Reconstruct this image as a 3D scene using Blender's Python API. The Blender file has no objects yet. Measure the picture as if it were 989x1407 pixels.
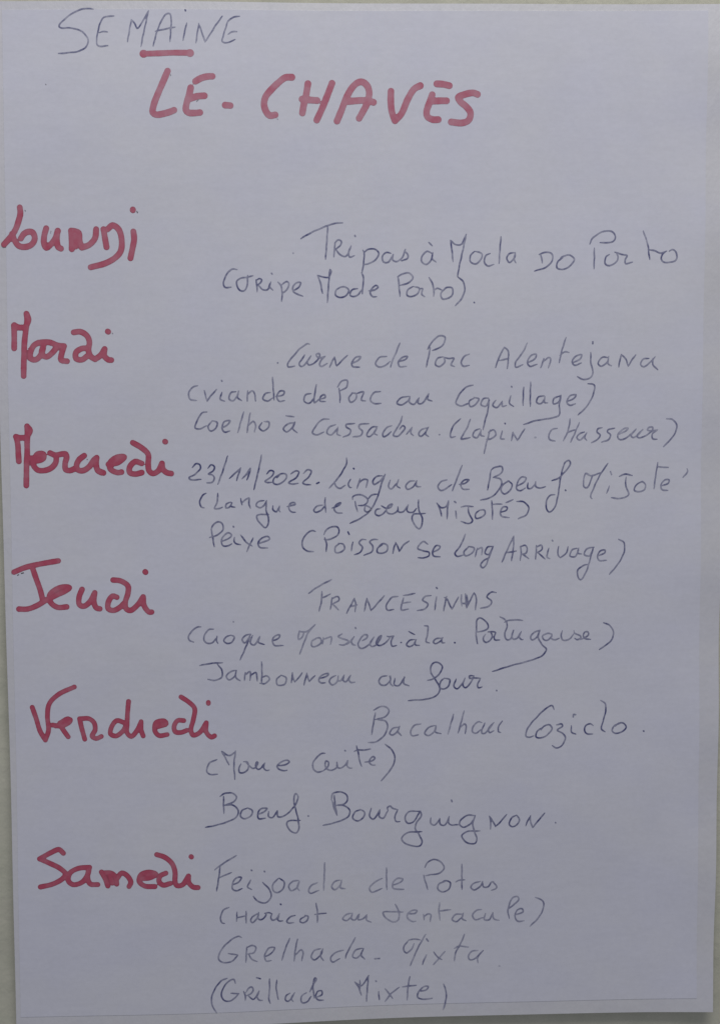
import bpy, bmesh, math, random
import numpy as np
from mathutils import Matrix, Vector

random.seed(7)
rng = np.random.default_rng(7)
scene = bpy.context.scene
CZ = 1.50            # height of the middle of the sheet on the wall (metres)

# ------------------------------------------------------------------ camera
cam_d = bpy.data.cameras.new("camera")
cam = bpy.data.objects.new("camera", cam_d)
scene.collection.objects.link(cam)
scene.camera = cam
cam_d.sensor_fit = 'VERTICAL'
cam_d.sensor_height = 24.0
cam_d.lens = 24.0 * 1351.0 / 1407.0
cam_d.clip_start = 0.01
cam_d.clip_end = 50.0
# pose found from the corners of the sheet (sheet axes: x right, y down, z into the wall)
Rf = ((0.9994585802, 0.0052886906, -0.0324742380),
      (-0.0074383500, 0.9977629523, -0.0664361493),
      (0.0320502313, 0.0666417342, 0.9972620829))
Cf = (-0.011918047, -0.026131774, -0.299911585)
def s2w(v):                      # sheet axes -> world axes (x, depth y, up z)
    return Vector((v[0], v[2], -v[1]))
right, down, fwd = s2w(Rf[0]), s2w(Rf[1]), s2w(Rf[2])
M = Matrix((right, -down, -fwd)).transposed().to_4x4()
M.translation = s2w(Cf) + Vector((0, -0.0031, CZ))   # the sheet hangs 3 mm off the wall
cam.matrix_world = M

# ------------------------------------------------------------------ light
world = bpy.data.worlds.new("World")
scene.world = world
world.use_nodes = True
bg = world.node_tree.nodes["Background"]
bg.inputs["Color"].default_value = (0.87, 0.91, 1.0, 1)
bg.inputs["Strength"].default_value = 0.245

def area(name, loc, target, size, power, col):
    d = bpy.data.lights.new(name, 'AREA')
    d.shape = 'RECTANGLE'; d.size, d.size_y = size
    d.energy = power; d.color = col
    o = bpy.data.objects.new(name, d)
    o.location = loc
    o.rotation_euler = (Vector(target) - Vector(loc)).to_track_quat('-Z', 'Y').to_euler()
    scene.collection.objects.link(o)
    return o
area("ceiling_lamp", (0.06, -0.42, CZ + 0.72), (0.0, 0.0, CZ), (0.55, 0.30), 4.1, (1.0, 0.992, 0.945))

scene.view_settings.view_transform = 'Standard'
scene.view_settings.look = 'None'
scene.view_settings.exposure = 0.0
scene.view_settings.gamma = 1.0
scene.cycles.filter_width = 1.5

# ------------------------------------------------------------------ materials
def new_mat(name):
    m = bpy.data.materials.new(name); m.use_nodes = True
    nt = m.node_tree
    return m, nt, nt.nodes["Principled BSDF"]

def N(nt, kind, **kw):
    n = nt.nodes.new(kind)
    for k, v in kw.items():
        if k in n.inputs: n.inputs[k].default_value = v
        else: setattr(n, k, v)
    return n

def noise(nt, scale, detail=3.0, stretch=(1, 1, 1), rough=0.5):
    tc = nt.nodes.new("ShaderNodeTexCoord")
    mp = nt.nodes.new("ShaderNodeMapping"); mp.inputs["Scale"].default_value = stretch
    n = nt.nodes.new("ShaderNodeTexNoise")
    n.inputs["Scale"].default_value = scale; n.inputs["Detail"].default_value = detail
    n.inputs["Roughness"].default_value = rough
    nt.links.new(tc.outputs["Object"], mp.inputs["Vector"])
    nt.links.new(mp.outputs["Vector"], n.inputs["Vector"])
    return n.outputs["Fac"]

def ramp(nt, fac, lo, hi, c0, c1):
    r = nt.nodes.new("ShaderNodeValToRGB")
    r.color_ramp.elements[0].position = lo; r.color_ramp.elements[0].color = (*c0, 1)
    r.color_ramp.elements[1].position = hi; r.color_ramp.elements[1].color = (*c1, 1)
    nt.links.new(fac, r.inputs["Fac"])
    return r.outputs["Color"]

def mixc(nt, a, b, fac, mode='MIX'):
    m = nt.nodes.new("ShaderNodeMix"); m.data_type = 'RGBA'; m.blend_type = mode
    for sock, v in ((m.inputs[6], a), (m.inputs[7], b), (m.inputs[0], fac)):
        if hasattr(v, "links"): nt.links.new(v, sock)
        elif isinstance(v, (int, float)): sock.default_value = v
        else: sock.default_value = (*v, 1)
    return m.outputs[2]

def bump(nt, bsdf, pairs):
    prev = None
    for h, strength, dist in pairs:
        b = nt.nodes.new("ShaderNodeBump")
        b.inputs["Strength"].default_value = strength; b.inputs["Distance"].default_value = dist
        nt.links.new(h, b.inputs["Height"])
        if prev: nt.links.new(prev, b.inputs["Normal"])
        prev = b.outputs["Normal"]
    nt.links.new(prev, bsdf.inputs["Normal"])

PAPER = (0.674, 0.669, 0.770)

def paper_colour(nt, base):
    k = lambda f: tuple(c * f for c in base)
    warm = (base[0] * 1.008, base[1] * 1.006, base[2] * 0.985)
    cool = (base[0] * 0.992, base[1] * 0.994, base[2] * 1.012)
    big = ramp(nt, noise(nt, 26, 4, (1, 1, 1.4), .6), .36, .64, cool, warm)
    fibre = ramp(nt, noise(nt, 330, 3, (0.30, 1, 1.25), .65), .30, .70, (0.983,) * 3, (1.012,) * 3)
    grain = ramp(nt, noise(nt, 900, 2, (0.7, 1, 1), .6), .30, .70, (0.978,) * 3, (1.016,) * 3)
    cloud = ramp(nt, noise(nt, 75, 4, (0.8, 1, 1), .6), .34, .66, (0.982, 0.983, 0.990), (1.014, 1.013, 1.006))
    return mixc(nt, mixc(nt, mixc(nt, big, cloud, 1.0, 'MULTIPLY'), fibre, 1.0, 'MULTIPLY'), grain, 1.0, 'MULTIPLY')

def make_paper(name, base, rough, spec):
    m, nt, b = new_mat(name)
    nt.links.new(paper_colour(nt, base), b.inputs["Base Color"])
    b.inputs["Roughness"].default_value = rough
    b.inputs["Specular IOR Level"].default_value = spec
    bump(nt, b, ((noise(nt, 420, 4, (.35, 1, 1.2), .65), .13, .00015),
                 (noise(nt, 60, 3, (.6, 1, 1.3), .5), .22, .0005)))
    return m
mat_paper = make_paper("menu paper", PAPER, 0.75, 0.25)

m, nt, b = new_mat("white plastic backing")
nt.links.new(paper_colour(nt, (0.662, 0.650, 0.712)), b.inputs["Base Color"])
b.inputs["Roughness"].default_value = 0.48
b.inputs["Specular IOR Level"].default_value = 1.0
bump(nt, b, ((noise(nt, 150, 4, (1.6, 1, .8), .6), .35, .0006), (noise(nt, 30, 2, (1, 1, .8)), .3, .0015)))
mat_back = m

m, nt, b = new_mat("cut edge of sheet")
b.inputs["Base Color"].default_value = (0.72, 0.73, 0.76, 1); b.inputs["Roughness"].default_value = 0.6
mat_edge = m

m, nt, b = new_mat("painted plaster")
big = ramp(nt, noise(nt, 9, 4), .35, .65, (0.535, 0.522, 0.442), (0.615, 0.600, 0.512))
blot = ramp(nt, noise(nt, 120, 4, (1, 1, 1), .6), .35, .68, (0.93, 0.94, 0.92), (1.03, 1.02, 1.02))
nt.links.new(mixc(nt, big, blot, 1.0, 'MULTIPLY'), b.inputs["Base Color"])
b.inputs["Roughness"].default_value = 0.7
bump(nt, b, ((noise(nt, 130, 4), .5, .0012), (noise(nt, 620, 3), .3, .0003)))
mat_wall = m

def ink(name, c_full, c_edge, edge_w, blotch, rough):
    """ink soaked into paper: strength of the line (attribute 'load') sets how much paper shows"""
    m, nt, b = new_mat(name)
    load = N(nt, "ShaderNodeAttribute", attribute_name="load")
    edge = N(nt, "ShaderNodeAttribute", attribute_name="edge")      # mm from the rim of the stroke
    er = nt.nodes.new("ShaderNodeMapRange")
    er.inputs["From Min"].default_value = 0.0; er.inputs["From Max"].default_value = edge_w
    er.inputs["To Min"].default_value = 1.0; er.inputs["To Max"].default_value = 0.0
    nt.links.new(edge.outputs["Fac"], er.inputs["Value"])
    col = mixc(nt, c_full, c_edge, er.outputs["Result"])
    nz = nt.nodes.new("ShaderNodeMapRange")
    nz.inputs["From Min"].default_value = .3; nz.inputs["From Max"].default_value = .7
    nz.inputs["To Min"].default_value = 1.0 - blotch; nz.inputs["To Max"].default_value = 1.0 + blotch * .4
    nt.links.new(noise(nt, 700 if blotch > .2 else 260, 3, (1, 1, 1), .6), nz.inputs["Value"])
    mul = nt.nodes.new("ShaderNodeMath"); mul.operation = 'MULTIPLY'; mul.use_clamp = True
    nt.links.new(load.outputs["Fac"], mul.inputs[0]); nt.links.new(nz.outputs["Result"], mul.inputs[1])
    nt.links.new(mixc(nt, PAPER, col, mul.outputs[0]), b.inputs["Base Color"])
    b.inputs["Roughness"].default_value = rough
    b.inputs["Specular IOR Level"].default_value = 0.25
    return m
mat_pen = ink("ballpoint ink", (0.076, 0.081, 0.215), (0.122, 0.130, 0.265), 0.08, 0.34, 0.55)
mat_marker = ink("red marker ink", (0.472, 0.084, 0.146), (0.355, 0.062, 0.11), 0.38, 0.10, 0.6)
mat_title = ink("worn red marker ink", (0.475, 0.125, 0.195), (0.42, 0.11, 0.17), 0.30, 0.16, 0.6)
mat_speck = ink("dried ink speck", (0.035, 0.03, 0.035), (0.07, 0.06, 0.07), 0.1, 0.2, 0.6)

# ------------------------------------------------------------------ sheet geometry helpers
HI = np.array([[0.21284787320114354, -0.001020538139049404, -106.71323613972581],
               [0.0017266530556611604, 0.2134439501128803, -156.83070299599936],
               [-2.3029783338184678e-05, -4.711458125313035e-05, 1.0]])
def photo_mm(p):                 # traced point -> millimetres on the sheet (x right, y down)
    p = np.asarray(p, float)
    q = np.c_[p, np.ones(len(p))] @ HI.T
    return q[:, :2] / q[:, 2:]

def swell(x, y):                 # gentle waviness of the hung sheet, mm towards the viewer
    return (0.55 * np.sin(x * .031 + .6) * np.sin(y * .021 + 1.1)
            + 0.22 * np.sin(x * .067 + y * .018 + 2.0) + 0.16 * np.sin(y * .083 + x * .012)
            + 0.35 * np.clip((np.abs(x) - 88) / 20, 0, 1.3) * np.sin(y * .125 + .5) * (x > 0))
BACK_OFF, PAPER_OFF, INK_OFF = 3.0, 0.10, 0.035       # mm: wall->backing, backing->paper, paper->ink

def to_mesh(name, verts, faces, mat, smooth=True):
    me = bpy.data.meshes.new(name)
    me.from_pydata([tuple(v) for v in verts], [], [tuple(f) for f in faces])
    for mm in (mat if isinstance(mat, (list, tuple)) else [mat]): me.materials.append(mm)
    if smooth: me.polygons.foreach_set("use_smooth", [True] * len(me.polygons))
    me.update()
    return me

def link(name, me, loc=(0, 0, 0), parent=None):
    o = bpy.data.objects.new(name, me)
    scene.collection.objects.link(o)
    if parent: o.parent = parent
    else: o.location = loc
    return o

def sheet(name, corners, off, thick, mats, nx=70, ny=100, rnd=0.0):
    """a thin bowed sheet: corners TL TR BR BL in mm; real thickness, front, back and cut edges"""
    c = np.array(corners, float)
    u, v = np.meshgrid(np.linspace(0, 1, nx), np.linspace(0, 1, ny))
    x = (c[0, 0] * (1 - u) + c[1, 0] * u) * (1 - v) + (c[3, 0] * (1 - u) + c[2, 0] * u) * v
    y = (c[0, 1] * (1 - u) + c[1, 1] * u) * (1 - v) + (c[3, 1] * (1 - u) + c[2, 1] * u) * v
    # slightly uneven cut
    x = x + rnd * np.sin(v * 9 + 1) * (u < .01) * .5 + rnd * np.sin(v * 7 + 2) * (u > .99)
    y = y + rnd * np.sin(u * 6.3 + .4) * (v > .99)
    z = off + swell(x, y)
    F = np.c_[x.ravel(), -z.ravel(), -y.ravel()] / 1000
    B = np.c_[x.ravel(), -(z - thick).ravel(), -y.ravel()] / 1000
    n = nx * ny
    idx = np.arange(n).reshape(ny, nx)
    a, b_, c_, d = idx[:-1, :-1].ravel(), idx[:-1, 1:].ravel(), idx[1:, 1:].ravel(), idx[1:, :-1].ravel()
    faces = list(zip(a, d, c_, b_)) + list(zip(a + n, b_ + n, c_ + n, d + n))
    rim = list(idx[0, :]) + list(idx[1:, -1]) + list(idx[-1, -2::-1]) + list(idx[-2:0:-1, 0])
    nf = len(faces); nr = len(rim)
    for i in range(nr):
        p, q = 2 * n + i, 2 * n + (i + 1) % nr
        faces.append((p, q, q + nr, p + nr))
    me = to_mesh(name, np.vstack([F, B, F[rim], B[rim]]), [tuple(int(k) for k in f) for f in faces], mats)
    for i in range(nf, len(faces)):
        me.polygons[i].material_index = 1; me.polygons[i].use_smooth = False
    return me

# ------------------------------------------------------------------ wall
me = bpy.data.meshes.new("wall")
bm = bmesh.new()
bmesh.ops.create_cube(bm, size=1.0)
bmesh.ops.scale(bm, vec=(1.6, 0.1, 1.8), verts=bm.verts)
bmesh.ops.translate(bm, vec=(0, 0.05, 0), verts=bm.verts)
bm.to_mesh(me); bm.free()
me.materials.append(mat_wall)
wall = link("wall", me, (0, 0, CZ))
wall["kind"] = "structure"
wall["label"] = "plain greenish beige painted wall behind the menu"
wall["category"] = "wall"

# ------------------------------------------------------------------ backing sheet and menu paper
BACK = photo_mm([(-14, 1), (1009, 6), (977, 1388.5), (23.3, 1416)])
back = link("backing_sheet", sheet("backing_sheet", BACK, BACK_OFF, 0.45, [mat_back, mat_edge], rnd=.35), (0, 0, CZ))
back["label"] = "white sheet bordering the handwritten menu and fixed to the beige wall"
back["category"] = "backing sheet"

PAPERQ = photo_mm([(2.5, 13), (971, 15), (955.5, 1370.5), (29, 1397.5)])
paper = link("menu_sheet", sheet("menu_sheet", PAPERQ, BACK_OFF + PAPER_OFF, 0.08, [mat_paper, mat_edge], 84, 120, rnd=.2), (0, 0, CZ))
paper["label"] = "white paper weekly menu handwritten in red marker and blue grey ballpoint"
paper["category"] = "menu"

# ------------------------------------------------------------------ handwriting
def catmull(P, step):
    """smooth a traced run of points; returns points about `step` mm apart"""
    P = np.asarray(P, float)
    if len(P) == 1: return P
    if len(P) == 2:
        n = max(2, int(np.hypot(*(P[1] - P[0])) / step) + 1)
        t = np.linspace(0, 1, n)[:, None]
        return P[0] * (1 - t) + P[1] * t
    Q = np.vstack([2 * P[0] - P[1], P, 2 * P[-1] - P[-2]])
    out = []
    for i in range(1, len(Q) - 2):
        p0, p1, p2, p3 = Q[i - 1], Q[i], Q[i + 1], Q[i + 2]
        d = lambda a, b: max(np.hypot(*(a - b)) ** .5, 1e-4)
        t0 = 0; t1 = t0 + d(p0, p1); t2 = t1 + d(p1, p2); t3 = t2 + d(p2, p3)
        n = max(2, int(np.hypot(*(p2 - p1)) / step) + 1)
        t = np.linspace(t1, t2, n, endpoint=False)[:, None]
        A1 = (t1 - t) / (t1 - t0) * p0 + (t - t0) / (t1 - t0) * p1
        A2 = (t2 - t) / (t2 - t1) * p1 + (t - t1) / (t2 - t1) * p2
        A3 = (t3 - t) / (t3 - t2) * p2 + (t - t2) / (t3 - t2) * p3
        B1 = (t2 - t) / (t2 - t0) * A1 + (t - t0) / (t2 - t0) * A2
        B2 = (t3 - t) / (t3 - t1) * A2 + (t - t1) / (t3 - t1) * A3
        out.append((t2 - t) / (t2 - t1) * B1 + (t - t1) / (t2 - t1) * B2)
    out.append(P[-1:])
    return np.vstack(out)

def writing(name, label, groups, mat, h, pen, off=INK_OFF):
    """groups: (x0, y0, width of the traced crop, radius mm, load, 'x,y x,y; x,y ...').
    One clean ink outline is grown round all the strokes (their union), so crossings stay flat."""
    runs = []
    for (x0, y0, w, rad, load, text) in groups:
        s = w / 989.0
        for st in text.split(";"):
            pts = [tuple(float(a) for a in q.split(",")) for q in st.split()]
            if not pts: continue
            P = photo_mm([(x0 + a * s, y0 + b * s) for a, b in pts])
            C = catmull(P, .35 if pen else .6)
            if len(C) == 1: C = np.vstack([C, C + .05])
            L = np.r_[0, np.cumsum(np.hypot(*np.diff(C, axis=0).T))]
            T = L[-1]
            ph = rng.uniform(0, 6.3, 4)
            wob = .5 * np.sin(L * .9 + ph[0]) + .3 * np.sin(L * 2.3 + ph[1]) + .2 * np.sin(L * 5.1 + ph[2])
            if pen:
                tip = np.minimum(1, .62 + .38 * np.minimum(L, T - L) / .9) if T > 1.5 else np.ones_like(L)
                R = rad * (1 + .10 * wob) * tip
                D = load * (1 + .22 * (.6 * np.sin(L * .45 + ph[3]) + .4 * wob)) * (.80 + .20 * tip)
                C = C + .035 * np.c_[np.sin(L * 2.1 + ph[1]), np.sin(L * 1.7 + ph[2])]
            else:
                R = rad * (1 + .045 * wob); D = load * (1 + .05 * wob)
            runs.append((C, R, D))
    allp = np.vstack([r[0] for r in runs]); rm = max(r[1].max() for r in runs)
    lo = allp.min(0) - rm - 4 * h; hi = allp.max(0) + rm + 4 * h
    nx, ny = (np.ceil((hi - lo) / h).astype(int) + 1)
    S = np.full((ny, nx), 9.0); Dn = np.zeros((ny, nx))
    for C, R, D in runs:
        for i in range(len(C) - 1):
            a, b = C[i], C[i + 1]
            r = max(R[i], R[i + 1]) + 3 * h
            i0 = max(0, int((min(a[0], b[0]) - r - lo[0]) / h)); i1 = min(nx, int((max(a[0], b[0]) + r - lo[0]) / h) + 2)
            j0 = max(0, int((min(a[1], b[1]) - r - lo[1]) / h)); j1 = min(ny, int((max(a[1], b[1]) + r - lo[1]) / h) + 2)
            X = lo[0] + np.arange(i0, i1) * h; Y = (lo[1] + np.arange(j0, j1) * h)[:, None]
            ab = b - a; l2 = ab @ ab + 1e-9
            t = np.clip(((X - a[0]) * ab[0] + (Y - a[1]) * ab[1]) / l2, 0, 1)
            d = np.sqrt((X - a[0] - t * ab[0]) ** 2 + (Y - a[1] - t * ab[1]) ** 2) - (R[i] + t * (R[i + 1] - R[i]))
            sub = S[j0:j1, i0:i1]; m_ = d < sub
            sub[m_] = d[m_]
            dd = D[i] + t * (D[i + 1] - D[i])
            Dn[j0:j1, i0:i1][m_] = dd[m_]
    ins = S < 0
    cell = ins[:-1, :-1] | ins[1:, :-1] | ins[:-1, 1:] | ins[1:, 1:]
    gy, gx = np.gradient(S, h)
    gl = np.sqrt(gx ** 2 + gy ** 2) + 1e-6
    jj, ii = np.nonzero(cell)
    used = np.zeros((ny, nx), bool)
    for dj in (0, 1):
        for di in (0, 1): used[jj + dj, ii + di] = True
    vid = np.full((ny, nx), -1); vid[used] = np.arange(used.sum())
    vj, vi = np.nonzero(used)
    sx = S[vj, vi]
    x = lo[0] + vi * h; y = lo[1] + vj * h
    push = np.where(sx > 0, np.minimum(sx, 1.5 * h), 0)
    x = x - push * gx[vj, vi] / gl[vj, vi]; y = y - push * gy[vj, vi] / gl[vj, vi]
    z = BACK_OFF + PAPER_OFF + off + swell(x, y)
    V = np.c_[x, -z, -y] / 1000
    Fc = np.c_[vid[jj, ii], vid[jj + 1, ii], vid[jj + 1, ii + 1], vid[jj, ii + 1]]
    me = to_mesh(name, V, Fc.tolist(), mat)
    at = me.attributes.new("load", 'FLOAT', 'POINT'); at.data.foreach_set("value", np.clip(Dn[vj, vi], 0, 1.2).astype(np.float32))
    at = me.attributes.new("edge", 'FLOAT', 'POINT'); at.data.foreach_set("value", np.maximum(-sx, 0).astype(np.float32))
    o = link(name, me, parent=paper)
    if label: o["label"] = label
    return o

PR = 0.245           # half width of the ballpoint line, mm
def pen_line(label, *groups):
    gs = []
    for g in groups:
        x0, y0, w, text = g[:4]
        load = g[4] if len(g) > 4 else .74
        rad = g[5] if len(g) > 5 else PR
        gs.append((x0, y0, w, rad, load * 1.1, text))
    return writing("pen_line", label, gs, mat_pen, .11, True)

def marker_word(label, x0, y0, w, rad, text, load=1.0, mat=None, extra=()):
    return writing("marker_word", label, [(x0, y0, w, rad, load, text)] + list(extra), mat or mat_marker, .2, False)

# --- heading
pen_line("thin pen capitals spelling SEMAINE at the top",
 (60, 0, 300, "228,44 205,40 170,45 130,63 95,90 76,110 73,122 85,128 120,128 155,135 185,152 203,178 203,200 190,220 160,235 115,241 70,244;"
  "322,75 300,76 272,84 258,110 248,150 243,185 246,205 260,213 295,210;256,150 272,146 292,148;"
  "383,193 390,150 400,92;400,92 415,110 428,132 445,110 478,52;476,55 465,110 452,170 444,215;"
  "499,213 515,150 540,90 560,65 574,66 580,90 578,140 575,193;508,146 540,138 598,126;"
  "650,108 640,150 634,187;643,48 644,52;692,197 698,150 704,115;704,108 715,140 733,193;733,193 760,150 785,110 811,75;"
  "888,74 860,80 838,95 825,130 813,170 810,188 820,195 845,192 868,180;836,157 855,145 876,145", .70, .23))
marker_word("short red marker bar under the heading", 60, 0, 300, .84,
 "455,248 520,246 590,243 665,243", .92, mat_title, [(60, 0, 300, 1.1, .92, "455,248 457,248;664,244 666,244")])
marker_word("large red marker capitals and a dot starting the title", 190, 80, 250, .95,
 "163,75 140,130 110,200 88,260 83,300 100,312 140,307 180,295 198,287;313,130 345,112 380,103 405,102;"
 "288,165 280,200 267,245 262,285 275,300 310,302 338,299;285,225 320,212 362,208;474,258 502,260", .9, mat_title)
marker_word("large red marker capitals of the title after the dot", 420, 80, 250, .98,
 "143,135 120,195 90,270 60,335;170,340 195,280 220,215 255,155 285,130 310,128 335,150 345,185 335,240 310,290 290,325;"
 "215,235 270,230 330,228 368,238;463,178 462,230 468,290 485,338;485,338 520,300 555,220 590,165 622,148;"
 "712,138 745,140 780,148;687,197 672,240 657,285 660,315 690,332 720,332;690,232 730,230 765,230;"
 "933,195 910,187 865,195 828,212 840,235 870,260 895,295 885,335 850,350 790,345", .92, mat_title,
 [(190, 80, 250, .98, .9, "835,103 800,105 760,135 720,175 693,210 684,250 695,290 715,312 745,308;"
   "922,138 912,200 900,250 892,297;890,222 930,226 972,229")])
# --- days
marker_word("red marker word Lundi", 0, 270, 200, .89,
 "138,75 142,115 130,165 108,225 75,275 30,325;85,255 100,295 130,335 175,343 220,325 240,285 225,245 195,240 165,255 145,285;"
 "318,218 305,265 303,320 318,348 350,325 380,285 397,235;395,235 390,290 400,345 418,355;"
 "488,235 491,290 492,358;500,235 540,250 545,300 560,348;515,250 522,300 518,340;560,348 610,330 650,285 658,225;"
 "708,225 715,270 728,345;735,225 770,198 810,225 830,290 825,370 790,415 720,455 620,482;"
 "910,240 915,290 905,350 890,420;907,92 907,95", .93)
marker_word("red marker word Mardi", 0, 420, 200, .86,
 "98,135 100,200 100,290;100,132 130,148 165,148;183,55 188,100 180,160 170,250 167,350 165,440 165,478;187,60 197,95 185,130;"
 "265,252 235,270 210,320 212,358 245,368 285,330 300,265;265,252 310,248 350,252 395,270 440,275;"
 "300,270 288,330 320,348 360,320 395,275;440,275 425,320 420,370 460,378;"
 "505,182 550,178 595,205 612,250 605,300 620,345 650,365;600,290 560,292 520,320 522,360 560,368 600,340;"
 "650,365 690,335 715,295;715,295 712,340 740,368 760,370;736,176 739,178", .96)
marker_word("red marker word Mercredi", 0, 580, 140, .86,
 "165,150 178,220 182,300 187,380;160,142 200,152 260,150;268,40 272,110 268,200 268,300 262,400 260,510 258,615;270,45 297,80 280,120;"
 "290,350 350,350 420,310;320,350 330,420 370,465 430,470 500,445 545,390 550,330;310,355 360,375 425,350 425,310 370,310 335,360;"
 "360,340 410,335;490,300 540,320 600,310 640,310 650,340 635,400 640,460 680,470 730,450;"
 "820,325 770,365 745,420 760,465 810,470 870,430 910,370 940,345;940,345 935,410 950,470 985,490", 1.0, None,
 [(0, 590, 250, .86, 1.0, "590,190 640,180 675,150 640,150 600,180 600,215 640,235 660,232;635,165 605,195;770,185 735,175 705,205 705,235 735,243 770,235;"
   "722,72 770,100 805,135 805,190 810,225 830,240 860,225 880,185;880,185 885,215 905,235 930,240;897,66 899,67;545,228 562,236")])
marker_word("red marker word Jeudi", 0, 760, 230, .84,
 "85,112 150,85 220,68 290,55 345,46;193,85 215,150 240,220 255,280;262,285 220,310 165,330 115,330;"
 "270,280 330,250 385,225 410,205 380,200 330,215 295,250 300,290 340,320 395,318;"
 "485,215 468,260 470,305 495,315 530,290 560,235;560,235 555,290 570,325 590,330;"
 "690,262 665,255 640,290 640,330 670,340 710,320 740,290;668,160 710,165 755,195 755,240 740,290 745,330 770,340 810,310 845,260;"
 "845,260 850,310 880,350 895,350;857,112 859,114")
marker_word("red marker word Vendredi", 30, 930, 280, .74,
 "52,148 70,200 90,265 115,308;115,308 130,260 125,190 135,130 180,85 255,50;"
 "150,235 195,240 235,215 225,205 185,225;165,240 200,225 235,210;185,235 205,265 225,293;"
 "280,205 290,250 305,305;285,205 325,205 350,225 355,260 340,290 360,302 385,292;"
 "495,225 460,215 435,245 430,280 455,290 490,265 510,225;517,122 512,180 510,230 510,275 530,293 560,260 578,220;578,220 578,260 588,290;"
 "650,235 700,230 690,217 650,225 645,265 665,288 705,283;660,245 695,235;785,215 755,215 738,245 745,270 775,272 800,262;"
 "772,100 810,125 838,155 832,210 820,260 830,285 860,275 895,225;895,225 895,270 920,295 935,288;905,126 905,131")
marker_word("red marker word Samedi", 40, 1150, 250, .80,
 "188,88 165,68 120,85 60,118;60,118 110,140 170,170 200,200 185,225 130,255 65,270;"
 "330,165 270,170 225,195 215,235 240,258 290,245 320,205 330,165;325,175 320,220 335,255 375,258;195,220 212,200;"
 "395,190 415,225 430,265;410,195 445,195 470,215 478,255;440,205 455,250;480,225 505,195 535,210 555,245 545,268;"
 "610,225 660,220 690,200 650,190 610,205 600,240 630,265 685,268;640,205 670,203;"
 "745,195 715,210 708,240 730,260 770,250;695,95 740,110 780,145 795,190 795,240 805,262 835,258 868,210;"
 "868,210 870,245 895,270 920,272;882,105 884,107")
# --- dishes
pen_line("pen line Tripas a Moda do Porto",
 (830, 330, 100, "70,190 20,230 10,310 50,345 110,330 170,280 185,220 165,172;140,160 230,190 310,210 280,265 285,315 380,298;525,-128 570,0 590,80 600,180 612,265;605,130 680,145 760,175 840,150;840,150 785,190 765,250 800,300 880,300 950,285 978,230 960,160 915,130 875,150", .72),
 (390, 290, 280, "82,133 120,110 180,82 240,60 286,55;213,72 210,120 206,180 202,233;250,150 246,180 243,222;"
  "246,155 265,138 278,145 275,165 250,184;252,184 270,208 298,220 318,190 326,168;326,168 314,200 320,222 342,215;345,117 347,121;"
  "383,188 388,195 388,240 380,298;388,200 410,185 445,185 460,205 445,235 410,255 385,258;"
  "520,205 495,200 478,220 482,245 505,248 530,210;530,210 528,235 545,245 570,230 590,185;585,192 600,210 600,228 570,242;"
  "720,205 695,195 672,215 668,245 690,258 715,235 722,200;722,200 720,230 737,246;702,150 720,168;"
  "808,140 815,190 820,245;808,140 830,160 860,160 885,110;884,112 870,180 850,270 842,318;"
  "925,195 905,215 905,245 930,255 955,235 960,205 930,195"),
 (390, 290, 280, "45,203 46,204", .4),
 (660, 290, 280, "48,205 25,215 20,250 35,265 65,258;100,122 95,180 90,253;165,200 140,205 128,230 140,248 165,225 170,200;170,200 163,230 172,250;"
  "292,205 298,235 300,250;285,210 315,198 345,205 350,235 320,270 262,290;"
  "400,225 375,245 372,275 400,282 440,260 455,230 430,212 395,222 385,235;"
  "530,158 545,130 590,100 635,97 655,125 640,148 580,152;552,178 552,230 550,280;"
  ""))
pen_line("pen line in brackets Tripe Mode Porto",
 (290, 350, 200, "178,100 150,95 120,115 95,155 85,195 95,220 138,220;285,142 240,152 200,160 175,180 178,215 200,243 225,243 243,220 248,170 250,140;"
  "305,170 312,210 313,252;305,175 330,160 345,170 335,190 315,205;320,205 350,235 385,235 400,195;405,185 400,215 420,240;412,125 416,130;"
  "455,185 475,210 483,260 480,315;478,205 515,180 530,195 515,235 485,262;560,245 600,215 608,190 580,190 555,220 560,250 590,268 625,282;"
  "722,138 740,180 757,262;722,138 765,152 800,150 815,108 806,98;806,98 800,180 795,250 790,325;880,220 850,240 845,275 875,290 920,275 935,240 910,218 870,222"),
 (470, 350, 200, "105,230 65,240 55,275 75,285 110,270 130,240;132,120 145,160 140,220 137,265;"
  "180,245 215,240 245,220 230,208 205,225 190,260 205,283 235,285;380,145 385,200 392,283;375,150 410,130 455,125 480,150 460,185 395,208;"
  "480,215 445,240 440,275 470,285 510,265 525,230 485,215;525,230 545,230 540,270 560,285;590,155 610,190 622,240 620,282;620,245 645,228 680,240;"
  "690,235 670,265 680,300 720,295 750,265 745,225 710,222 685,245;785,150 820,180 832,230 815,290 767,347;896,323 898,325"))
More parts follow.
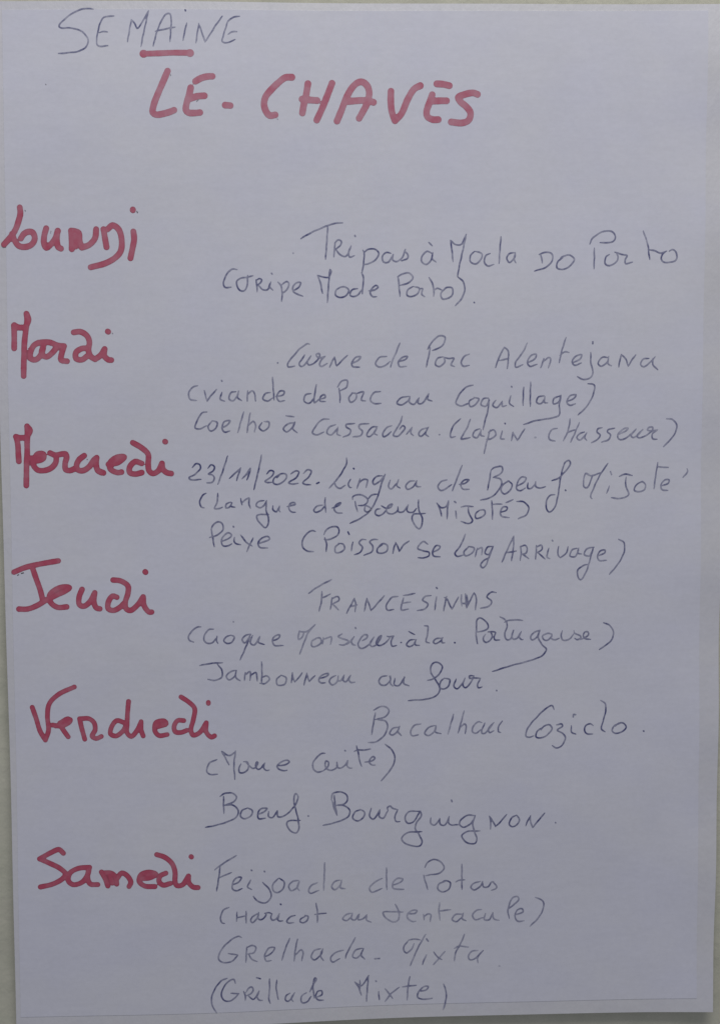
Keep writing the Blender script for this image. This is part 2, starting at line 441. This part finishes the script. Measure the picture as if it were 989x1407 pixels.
pen_line("pen line Carne de Porc Alentejana",
 (395, 470, 100, "300,30 275,22 180,80 80,190 5,290 10,335 60,335 100,325;235,175 190,240 160,300 180,330 230,310 320,185;315,190 270,270 285,310 340,300 400,250 440,190 430,155 390,165 400,195 440,215 510,190;510,190 450,260 435,310 460,330 540,290;570,340 610,260 635,205;640,200 660,310 670,325;670,325 740,250 815,180", .70),
 (370, 450, 280, "40,172 41,172;"
  "400,175 430,160 442,142 420,145 400,170 405,190 438,192;568,140 535,145 515,175 530,192 560,185 585,165;632,75 615,120 595,165 588,192;"
  "630,165 660,155 670,140 645,145 625,170 632,190 665,188;768,105 778,85 820,42 850,45 845,80 810,105 790,112;780,98 772,140 760,192;"
  "840,142 815,150 805,180 825,190 850,165 845,143;848,145 870,150 895,150 880,180 898,190;970,128 945,140 930,170 940,188 970,183", .66),
 (640, 450, 280, "142,195 160,145 185,95;185,95 203,110 205,150 200,200;160,160 208,150;297,75 275,120 240,170 240,192 275,180;"
  "300,170 335,150 340,130 315,135 298,170 310,188 345,178;362,195 378,150;375,165 400,145 410,150 400,195;485,48 465,110 452,170;455,135 480,118 500,120;"
  "520,170 555,150 560,132 530,140 515,165 525,182 560,172;605,120 605,170 615,220 600,245 570,252 540,238;614,70 614,78;"
  "690,145 660,145 640,175 655,188 685,165 692,140;692,140 688,175 705,185;740,192 745,160 752,130;752,130 775,155 785,188;785,188 805,155 822,132;"
  "885,150 860,152 845,178 860,190 890,170 915,142;905,150 905,180 928,205", .66))
pen_line("pen line in brackets Viande de Porc au Coquillage",
 (250, 510, 290, "75,68 50,75 32,105 38,130 68,138;105,90 118,140;118,140 140,110 163,85;188,98 180,130 200,140;186,43 188,46;"
  "255,95 230,100 222,130 240,138 262,110 265,92;265,92 262,125 280,138;308,90 306,140;306,110 330,92 342,110 345,140;"
  "415,100 390,105 380,130 400,140 425,125;425,28 428,80 432,135;440,118 475,110 480,95 460,92 445,120 455,140 482,138;"
  "605,105 580,110 572,140 595,150 620,125;630,62 622,110 620,148 650,125;650,130 672,122 668,110 650,118 648,140 672,142;"
  "735,80 740,110 740,148;728,75 750,45 775,45 770,75 742,92;800,100 782,125 790,145 815,130 815,105 795,102;815,105 850,98 840,135 860,140;"
  "930,95 900,100 882,135 900,152 932,150", .68),
 (530, 510, 290, "105,118 70,125 52,150 75,158 105,135 112,118;112,118 110,145 130,155 155,125;155,125 150,150 170,150 200,105;200,105 195,130 215,140;"
  "408,65 375,75 340,115 328,150 350,162 390,150;415,125 390,140 395,165 420,155 435,130 412,122;480,125 455,130 445,155 465,165 485,135;"
  "482,128 478,180 462,240 455,275;515,135 500,160 520,170 545,140;545,140 545,165 565,160;585,115 578,150 598,165;588,71 590,74;"
  "645,75 643,120 642,160;678,50 676,110 676,165;740,115 715,120 705,145 725,152 745,125;745,118 742,145 758,148;"
  "815,115 785,130 785,152 808,145 820,112;820,112 812,160 812,205 780,218 700,232 645,250;850,140 880,128 890,110 862,115 848,145 862,160 888,152;"
  "945,58 975,65 970,110 940,165 900,205", .72))
pen_line("pen line Coelho a Cassadora and in brackets Lapin Chasseur",
 (830, 565, 100, "180,320 290,265 320,230 270,235 190,300 180,360 210,385 290,365 430,240;425,250 360,330 385,358 430,340 520,245;520,250 440,335 470,362 560,330 650,255 650,215 600,220 580,255 640,265 720,250;720,250 650,310 650,370 715,380", .62),
 (505, 565, 100, "130,210 70,212 10,270 -10,330 20,345 80,300 125,225;115,230 90,300 130,325;325,195 270,215 205,300 215,345 260,330 320,275;470,65 440,160 360,290 350,330 400,340 460,295 505,220 480,195 430,245;525,315 600,220;600,220 585,290 620,330;800,225 730,250 690,310 720,340 780,290 825,215;815,230 785,310 825,345;972,318 978,318", .70),
 (250, 510, 290, "118,190 95,195 70,235 62,265 85,270 115,255;140,235 122,260 135,280 160,265 165,240 142,232;"
  "185,265 215,250 225,232 200,235 188,265 200,285 225,280;290,190 275,240 262,288;320,195 312,240 305,288;310,255 335,235 345,250 340,285;"
  "375,240 362,265 380,280 405,262 408,238 385,235;525,240 495,248 475,270 490,285 515,265 530,238;530,238 520,270 540,288;487,208 525,214;"
  "690,225 660,225 625,260 612,290 630,298 665,285;720,250 690,262 680,290 700,298 730,265;730,262 728,295 742,302;"
  "810,245 770,250 770,262 790,275 785,295 755,308;875,245 830,252 830,265 845,280 838,300 800,308;", .68),
 (530, 510, 290, "350,222 320,250 302,290 305,310 325,305;"
  "395,225 380,265 352,318 375,315 395,310;440,270 415,280 408,305 425,312 445,280;445,275 445,300 460,305;488,275 478,310 468,345 460,385;"
  "480,285 505,275 515,295 490,318 470,318;545,280 538,315 555,318;557,244 559,246;588,325 595,285;595,285 615,325;615,325 650,270", .70),
 (530, 510, 290, "698,310 702,310", .35),
 (740, 560, 200, "125,140 90,150 68,185 75,218 110,226;212,75 205,130 185,190 165,225;275,100 250,160 215,235;188,172 245,150;"
  "310,165 280,175 258,205 275,220 305,200 325,170;322,175 310,205 325,222;430,135 400,145 395,165 415,185 400,215 355,238;"
  "515,140 470,150 465,165 485,185 475,215 425,235;"
  "865,75 905,80 935,120 925,170 890,220 845,265", .66))
pen_line("darker pen line dated 23/11/2022, Lingua de Boeuf Mijote",
 (250, 620, 200, "70,110 95,85 120,90 125,115 90,155 48,180 55,192 130,192;175,115 200,92 220,105 210,135 180,155 205,160 220,180 205,210 168,215;310,32 275,140 243,225;"
  "322,185 360,150 400,112;398,115 385,155 370,200;408,188 430,165 465,115;465,118 455,160 440,195;541,25 520,130 488,262;"
  "575,155 600,130 622,138 615,165 565,205 575,212 610,210;655,160 625,185 622,218 650,225 690,205 712,175 705,155 670,155 645,180;"
  "740,155 775,132 795,140 780,175 725,215 745,222 790,218;825,150 855,125 878,135 865,170 822,215 840,225 875,228;915,220 930,212", .84),
 (440, 620, 200, "178,45 180,75 155,130 110,195 60,250;95,205 110,240 135,252 170,230;205,190 190,225 200,245 212,245;225,116 228,119;270,185 250,250;258,220 295,190 320,195 310,245;"
  "420,165 385,170 355,205 365,225 395,210 440,160;440,155 415,220 395,290 370,350 330,410 280,450 200,490;475,195 462,240 480,255 515,220;530,190 520,235 540,250;"
  "640,200 605,205 580,235 590,258 625,245 655,200;655,200 650,235 682,240", .80),
 (440, 620, 200, "858,195 820,205 797,240 815,265 850,255 890,225;962,95 935,165 895,268", .76),
 (590, 620, 200, "200,225 245,215 265,195 235,195 210,230 225,255 268,258;415,130 440,110 490,105 495,130 470,160 430,178;415,135 405,200 392,262;"
  "440,178 480,190 490,215 470,260 420,310 345,332;540,200 495,230 485,270 505,290 545,265 560,225 530,200;595,235 640,210 655,180 625,175 595,215 590,255 610,268 650,250;"
  "668,215 665,250 690,252 720,215;720,205 720,240 745,250 785,240;828,200 870,185 930,125 955,85 945,62 920,75 900,130 885,200 870,300 845,385 810,413 790,380 795,330 815,300 850,295;920,265 922,267", .78),
 (760, 620, 200, "240,155 218,150 205,190 205,240 225,248 250,205 265,160;218,152 260,165 320,145;368,82 310,170 265,265 250,310 260,322;378,235 365,270 360,285;385,138 393,158;"
  "445,170 490,155 535,165;492,175 488,230 508,290 490,310 440,320 390,315;590,208 555,235 548,265 575,275 615,260 622,225 600,205 580,215;708,75 695,150 680,255;705,105 780,110;"
  "735,235 780,215 785,195 755,195 728,230 735,260 775,265;908,118 912,135 880,178", .70))
pen_line("pen line in brackets Langue de Boeuf Mijote",
 (470, 670, 100, "140,160 145,125 200,95 280,105 345,155 340,200 300,235 220,240;175,185 190,260 208,325;310,240 360,255 400,285;310,240 305,310 340,330 395,300;355,150 400,100 475,88;520,285 460,300 450,350 490,380 560,350 600,290;530,245 600,280 660,260 680,225 640,235 600,290 620,345 680,355 750,310 755,260;755,265 765,325 820,330 895,235;895,230 875,290 895,330 960,330 1010,280", .82),
 (250, 620, 200, "165,285 140,300 120,345 130,380 152,385;242,285 240,340 222,390 250,390 275,380;330,345 300,360 298,385 320,382 340,350;338,348 335,375 360,382;"
  "398,320 408,365;405,355 430,330 455,320 455,360 465,388;560,335 515,345 505,370 530,385 560,365 575,335;"
  "575,335 572,400 587,450 588,485 568,519 540,500 514,465 508,440 530,430 590,430;618,370 620,400 640,412 660,380;662,372 660,400 668,412;"
  "715,375 770,360 765,348 735,355 728,390 745,412 772,415;955,365 915,375 895,400 910,415 945,400 970,370;973,315 972,360 978,415", .80),
 (440, 620, 200, "80,385 130,365 140,350 110,360 95,395 110,415 150,420;665,330 668,400 690,450 688,500 670,525 640,500 622,455 630,430 712,422", .82),
 (590, 620, 200, "48,350 70,395 80,440;48,350 75,382 110,375 128,335;128,335 120,400 118,460;175,405 182,455;168,340 176,348;212,378 250,372 295,375;262,375 265,420 290,470 270,490 210,475;"
  "340,400 310,425 315,455 345,450 375,425 370,400 335,400;420,335 425,400 425,462;425,360 490,358;515,350 565,328;480,415 520,400 525,380 500,378 478,415 490,442 540,450;590,340 640,345 672,385 655,430 600,458", .78))
pen_line("pen line Peixe and in brackets Poisson selon Arrivage",
 (270, 715, 200, "100,60 108,110 120,180;98,65 110,35 145,10 175,25 180,60 150,95 88,118;170,145 215,125 238,100 215,85 185,105 168,145 180,172 210,175 240,160;258,115 255,145 270,160 300,165;249,42 252,45;"
  "300,100 340,150 378,175;385,120 360,170 342,212;415,160 460,145 498,125 485,110 445,120 418,155 430,182 485,188;808,75 785,68 745,95 718,145 725,185 755,208 795,212", .76),
 (430, 715, 200, "75,95 90,65 130,42 165,45 178,70 160,105 110,128 78,128;80,115 92,160 90,210;180,155 152,180 152,215 185,215 215,190 205,160 172,155;270,145 260,205;238,78 246,95;"
  "360,130 330,130 312,150 335,180 320,215 280,232;440,130 405,128 385,145 405,175 400,210 345,235;470,165 440,185 435,215 465,222 500,205 505,170 475,155 450,170;540,222 550,180 560,150;"
  "560,148 575,180 585,210;585,210 610,170 650,138;778,160 750,142 720,165 710,190 745,205 785,215 785,240 750,252 712,252;815,215 850,195 862,175 835,170 812,205 815,240 862,245", .80),
 (610, 720, 260, "110,52 85,110 55,155 65,168 100,160;125,120 102,145 110,165 145,150 155,125 125,116;172,125 160,170;168,135 195,122 195,160;250,115 225,120 212,150 230,158 248,130;"
  "255,115 235,165 215,215 200,228 188,215 205,190 235,175;300,198 325,140 362,62;362,62 360,120 350,190;320,150 375,140;398,115 400,150 395,190;395,118 420,110 432,125 425,150 400,158;405,155 440,180;"
  "480,110 478,150 475,182;478,120 505,110 510,130 480,150;490,150 525,182;545,125 535,170 550,180;562,84 565,88;595,115 592,160 605,175;605,175 635,150 645,118;690,125 665,135 655,165 680,170 700,135;"
  "700,125 695,150 715,155;780,120 740,130 730,160 755,165 775,130;775,125 760,180 740,245 710,290 695,270 695,240 725,215 750,210;800,165 835,150 838,135 812,140 798,170 808,190 845,188;908,78 935,95 938,140 910,200 860,262", .72))
pen_line("pen capitals spelling Francesinhas",
 (600, 800, 100, "88,388 110,270 130,185;100,200 125,215 200,362;200,362 240,290 290,195;330,165 328,240 335,320;335,285 400,285;385,150 392,260 400,345;405,170 410,260 400,345;400,345 440,260 500,138;500,138 530,200 520,370;800,135 740,130 675,190 735,250 730,295 680,330 590,350", .70),
 (410, 790, 290, "48,85 90,55 155,20;110,75 108,120 97,168;108,108 150,88;158,105 150,160;155,110 185,100 190,115 160,135;160,135 188,162;225,178 262,108;262,108 268,135 265,170;238,148 275,138;"
  "308,168 320,108;320,108 340,165;340,165 402,95;465,98 435,105 410,145 415,162 445,160;492,105 482,140 482,162 515,158;490,95 545,85;490,130 525,125;620,95 590,100 580,115 605,135 590,158 555,165;"
  "645,100 637,162;645,58 648,62", .70))
pen_line("pen line in brackets Croque Monsieur a la Portugaise",
 (645, 840, 100, "95,280 88,180 95,120 130,85 190,110 245,180 245,225 190,260 110,275;90,200 85,330 105,435;210,310 185,350 190,400 220,420 270,395 300,340 290,290 265,272;245,275 320,275 345,285 330,340 340,385 405,385;405,68 460,95 500,140;500,140 505,200 475,290 480,360 510,385 550,370 592,250;470,145 520,120 620,112 715,118;595,250 568,330 590,372 640,360 690,280;695,270 670,340 700,382 720,380", .76),
 (735, 850, 100, "220,205 160,195 95,235 110,280 160,290 215,240 220,203;215,215 215,265 260,282 320,262;365,160 345,230 370,285 410,292 470,265 515,205;520,160 530,190 610,235 615,260 560,280 530,262;560,280 650,265 715,215 710,175 670,180 645,225 670,265 745,280", .66),
 (460, 850, 100, "100,200 45,240 100,265 170,290 185,310 130,350 60,350;130,350 190,325 260,240;260,240 225,300 240,345 280,358;278,118 286,128;370,295 430,260 440,220 400,215 345,270 315,340 340,395 400,390 470,340 530,245", .66),
 (460, 850, 100, "525,255 475,330 500,375 570,340 630,225 600,240 560,330 600,360 680,330 745,255;705,232 730,240 800,232;800,232 760,310 780,370 835,362;896,318 902,318", .74),
 (250, 850, 200, "130,58 105,58 70,85 45,120 50,150 80,162;215,72 185,75 155,110 150,150 170,168 205,165 238,130;238,120 235,150 245,170;330,115 300,125 285,150 305,170 340,160 355,125 330,112;"
  "465,105 430,115 410,145 425,165 450,140 468,105;465,110 440,180 395,282;480,115 465,165 490,180 530,120;530,120 520,160 560,175;615,150 660,130 665,110 635,115 615,150 630,180 690,182", .76),
 (250, 850, 200, "350,22 351,23;800,80 790,120 795,140 815,125 830,95;795,85 850,85 905,38;905,38 860,90 830,160 800,240;915,130 885,150 882,185 915,185 945,160 940,130 910,130", .55),
 (440, 840, 200, "22,175 15,220;20,190 55,175 75,170 70,222;", .62),
 (440, 840, 200, ""
  "640,190 605,195 585,225 600,238 630,225 650,190;645,200 645,225 672,230;598,135 640,155;705,95 728,100 725,160 718,205 740,212;820,180 785,185 765,205 780,218 815,200 830,175;825,180 825,210 845,212;910,210 912,211", .78),
 (620, 840, 240, "500,105 470,115 445,145 455,160 480,145 498,110;495,105 490,150 510,185 535,215 510,250 440,278 340,305 230,340;"
  "858,62 895,80 915,120 900,165 835,215", .76))
pen_line("pen line Jambonneau au four",
 (400, 905, 100, "5,325 20,185;20,190 30,270 50,315;50,315 100,260 150,190;175,355 215,190;215,195 230,270 250,310;250,310 290,260 325,225;395,265 500,225 505,200 450,205 390,250 375,295 410,325 465,325;610,225 540,260 520,310 555,355 620,315 640,230;640,235 635,290 670,300 720,215;720,220 705,290 745,310 800,225;810,220 785,285 810,320 865,315", .72),
 (260, 895, 240, "58,82 120,70 190,65;158,70 185,110 185,145 150,165 105,160;265,108 235,115 210,145 225,162 255,145 268,108;265,115 265,150 290,168;318,120 312,165;315,135 345,115 345,165;345,140 378,120 385,168;"
  "410,58 412,120 410,180;410,150 440,138 455,155 430,182 400,180;520,135 495,160 500,190 540,185 550,150 520,133;", .74),
 (500, 890, 200, "155,190 120,195 100,225 115,250 150,250 180,215 172,190;180,190 180,240 195,260;210,205 205,250 235,255 275,200;275,195 268,240 305,258;"
  "430,220 470,210 515,170 530,125 505,100 475,100 452,130 455,170 490,225 515,280 495,320 440,345 300,358;545,205 520,230 515,270 540,280 575,255 580,215 545,205;625,210 610,260 630,278 665,245 685,205;"
  "685,205 670,255 690,270 730,225 745,190;745,190 715,190 715,205 745,205 790,205;790,205 770,250 775,270 800,265;898,289 899,291", .80))
pen_line("pen line Bacalhau cozido",
 (640, 975, 100, "215,175 160,165 90,240 85,295 130,318 200,270;255,180 215,270 215,320 250,320 310,260 375,170;375,170 300,270 320,308 375,285;490,150 435,240 440,295 470,308", .66),
 (490, 960, 220, "105,70 140,50 180,50 200,75 175,110 115,128;115,85 105,140 92,220;130,128 180,140 190,175 170,225 120,265 70,270;255,175 220,185 203,215 220,225 255,195 265,170;262,175 255,205 275,228;"
  "395,155 355,165 332,205 340,228 380,222;480,165 440,180 420,215 440,228 475,205 490,165;490,170 485,205 520,215;598,95 580,155 563,218;662,75 645,140 625,212;635,180 665,155 675,170 668,215;"
  "", .66),
 (700, 955, 200, "300,95 285,70 250,85 180,150 120,225 108,275 130,285 160,275;225,215 185,245 175,280 200,290 250,270 285,225 270,200 230,210 210,235;315,200 350,195 355,210 320,235 360,260 375,285 355,335 315,357 285,340;"
  "415,205 418,250 445,262;428,145 430,130 445,132;565,205 545,192 515,205 505,240 525,262 560,262;615,35 645,55 650,100 630,180 620,230 645,248;750,190 710,205 692,240 715,257 765,245 788,215 770,190 735,190 715,210;906,243 909,245", .78))
pen_line("pen line in brackets Morue cuite",
 (320, 1020, 100, "110,295 85,350 90,410 140,415 200,370 215,310 190,265 145,262;170,265 230,320 270,355 310,340 340,275 325,265 310,320 340,365 380,350 435,280;430,285 420,345 460,380 495,375;600,315 720,300 770,260 740,240 670,260 600,320 630,365 690,382 740,375", .76),
 (425, 1025, 100, "215,98 165,100 95,160 50,230 55,310 110,350 190,335;190,335 255,270 260,215 225,200 215,260 250,315 310,325 375,285 375,215;375,215 380,285 420,300 490,250 520,195;520,195 515,270 550,300 580,298;484,60 491,66;640,-5 665,100 690,230 712,275;610,70 650,55 750,52 830,40;750,215 840,205 890,165 870,140 830,170 815,220 850,255 895,258", .72),
 (270, 1020, 280, "100,85 65,100 50,140 65,157 102,155;122,45 145,85 158,110;122,45 160,65 190,45;190,42 182,110 187,180;915,8 950,40 962,80 945,125 895,187", .74))
pen_line("pen line Boeuf Bourguignon",
 (270, 1080, 200, "160,70 195,50 245,48 272,75 255,105 190,130;185,70 185,130 188,185;195,130 250,130 285,165 270,210 200,245 120,268 62,280;345,148 310,165 300,200 325,220 370,200 380,165 345,146;"
  "415,190 465,170 480,150 445,150 418,180 425,220 470,215;492,170 490,205 515,212 550,165;550,165 555,205 585,205 640,165 680,110 690,70 675,48 662,80 670,140 690,220 695,290 680,315 645,305 615,265 620,238 705,230;759,200 762,200", .78),
 (440, 1080, 200, "75,90 85,50 130,38 175,55 185,95 160,120 105,130;80,95 95,150 115,198;95,60 100,120 112,190;110,130 160,130 200,165 190,205 120,240 20,265;275,160 235,175 220,215 250,235 290,215 300,175 270,157;"
  "345,150 335,205 360,225 405,160;405,160 400,205 425,218 460,165;460,165 455,145 475,135 490,150 525,160;525,160 505,215 515,240 540,240;650,170 600,175 575,210 590,250 630,245 660,200 680,170;"
  "650,170 680,175 685,200 650,255 645,290 670,330 690,375 680,405 630,408 570,385 552,355 590,318 690,310;750,215 750,255 775,265 810,225;810,220 815,260 845,265 875,205;875,205 870,250 895,265 930,260;889,95 893,105", .76),
 (600, 1090, 180, "130,240 172,235;285,165 230,165 180,200 172,235 200,255 245,235 285,185;290,165 270,220 280,280 300,340 290,375 250,380 205,355 188,320 220,290 325,282;395,170 405,215 402,268;398,175 425,215 440,250;"
  "440,250 480,210 525,155;600,160 560,185 545,230 565,250 600,235 620,195 600,160;668,242 685,200 705,165;703,165 705,215 720,255;720,255 760,205 810,145;892,217 894,219", .76))
pen_line("pen line Feijoada de Potas",
 (280, 1170, 210, "72,115 130,72 212,22;108,95 98,170 85,252;105,165 140,148 182,132;185,215 230,190 245,165 215,165 188,200 190,240 215,250 250,235;305,180 285,225 310,242;309,117 312,119;382,195 430,250 435,295 400,328 350,318 322,285;"
  "393,123 396,126;485,170 450,205 450,250 480,262 515,235 520,195 490,168", .76),
 (280, 1170, 210, "615,185 575,190 550,225 565,250 600,235 620,190;618,190 605,230 620,252;735,200 700,215 678,250 690,268 745,250;782,70 780,150 775,250;880,185 845,195 828,230 845,248 880,220 892,185;890,190 885,235 915,242", .58),
 (490, 1170, 210, "165,175 110,205 82,245 100,265 165,240;193,105 193,180 195,250;232,220 285,200 298,180 265,175 235,205 235,240 305,248", .55),
 (490, 1170, 210, "440,105 460,70 505,52 545,70 565,105 540,140 480,152;432,155 445,200 460,248;445,158 490,150;575,195 535,210 525,245 560,265 600,240 605,205 575,190 545,205;680,82 680,160 680,248;640,200 660,188 700,185;"
  "800,195 760,205 738,235 760,250 800,225 815,195;812,195 820,230 850,228 870,200 885,195;880,195 905,230 900,240 870,252", .70))
pen_line("faint pen line in brackets Haricot au tentacule",
 (340, 1235, 100, "130,195 70,240 45,290 70,315 115,280 150,220 155,175;155,180 145,240 165,275 220,260 255,210 240,185;235,195 290,180 335,195;335,195 320,250 340,285 390,270 435,195;430,220 415,280 440,300 480,295;450,66 458,72;650,220 580,245 535,300 560,325 630,322;790,235 720,275 715,310 760,325 810,290 825,240 780,222", .74),
 (290, 1225, 230, "108,90 75,105 58,150 65,180 82,185;155,118 152,172;208,112 208,182;155,150 208,140;620,68 628,120 628,182;612,135 680,128", .74),
 (290, 1225, 230, "830,130 795,140 778,165 800,175 830,150;835,130 830,165 850,170 875,135;875,135 870,170 895,165 920,140;920,140 918,170 945,185", .58),
 (510, 1235, 100, "325,80 370,170 380,260 365,300 310,325 230,295 170,230 160,195 200,182 300,185 430,188;495,215 600,205 620,170 570,165 490,220 500,280 560,318 610,315;710,220 720,295;715,260 770,215 810,225 800,320;930,60 920,160 935,300;920,175 1080,155", .54),
 (510, 1225, 250, "495,125 455,130 440,155 460,168 490,145;500,120 495,150 515,162;600,100 570,105 550,135 565,155 605,145;620,120 615,155 640,155 660,120;660,115 665,150 695,158;740,100 770,75 800,45 795,28 770,32 750,70 742,110 750,148;"
  "778,130 825,110 820,95 795,100 780,135 795,162 830,160;890,32 930,50 935,85 910,140 862,190", .64))
pen_line("pen line Grelhada mixta",
 (290, 1280, 250, "168,30 150,22 100,50 55,100 42,145 70,165 110,160 145,130;95,115 148,125;195,80 190,165;195,85 225,72 245,85 235,110 200,120;205,120 225,150 252,160;295,135 335,110 345,85 315,88 292,130 300,158 328,155;428,35 405,90 385,155;"
  "470,40 458,100 452,160;455,130 490,100 500,115 492,160;595,95 560,105 545,140 560,155 595,130 608,95;605,100 595,135 612,160;720,105 680,115 650,145 660,168 700,150;785,35 760,80 735,130 730,150;820,95 785,105 770,140 790,148 820,125;830,95 815,130 835,155;890,152 915,152", .68),
 (540, 1280, 160, "130,80 175,72 230,78;130,85 95,130 92,170 115,190 155,160 180,110;278,30 215,140 145,300;285,205 265,245 250,290;285,70 300,88;345,180 380,225 415,245;440,175 390,235 342,290;608,28 570,115 530,190 522,255;520,150 560,130 640,138;"
  "720,165 665,175 640,215 650,245 695,235 745,185;765,165 720,220 720,270", .62),
 (540, 1280, 160, "900,295 904,295", .3))
pen_line("pen line in brackets Grillade mixte, last on the sheet",
 (330, 1340, 100, "50,210 70,260 72,330;80,230 120,165 160,150 180,190 150,240 90,268;110,265 180,320 230,270 260,205;260,205 230,270 260,330 305,332;225,28 278,42;400,45 400,200 390,310 410,375;500,60 490,150 505,260 520,325;680,240 625,275 615,330 645,352 700,310 740,235;735,240 695,320 720,355;900,240 840,280 825,340 850,378 910,360 965,290", .76),
 (280, 1330, 180, "178,72 130,95 80,165 60,230 75,295 100,330;240,110 230,82 190,95 150,145 135,205 160,240 210,240 265,190;205,185 268,188;800,180 830,120 850,85 840,78 825,130 830,200 835,230;850,225 890,205 890,175 860,180 845,215 865,245 905,245", .76),
 (450, 1330, 190, "195,105 220,140 242,200;230,95 235,150;195,105 240,135 270,100 295,60;293,60 285,150 278,245;365,175 370,235;346,99 349,102;412,155 440,190 465,225;515,145 460,185 412,245;588,68 575,150 570,235;535,142 635,130;"
  "655,175 710,160 720,140 690,140 650,180 645,215 680,230 750,222;830,120 848,180 845,240 828,300", .70))
# --- the few black specks beside the red words
for g in ((0, 760, 230, .13, .9, "105,130 113,127"), (0, 760, 230, .13, .9, "128,120 140,117"), (0, 270, 200, .14, .8, "174,95 177,100"),
          (0, 270, 200, .14, .8, "934,104 938,112"), (0, 270, 200, .10, .5, "350,235 348,250"), (0, 580, 140, .13, .9, "847,362 849,364"),
          (190, 80, 250, .13, .6, "178,94 179,99"), (190, 80, 250, .11, .6, "756,329 758,331"), (190, 80, 250, .10, .6, "320,238 330,228"),
          (0, 420, 200, .12, .6, "766,186 770,190"), (0, 0, 495, .12, .6, "127,232 128,233")):
    writing("ink_speck", None, [g], mat_speck, .06, True, INK_OFF + .04)
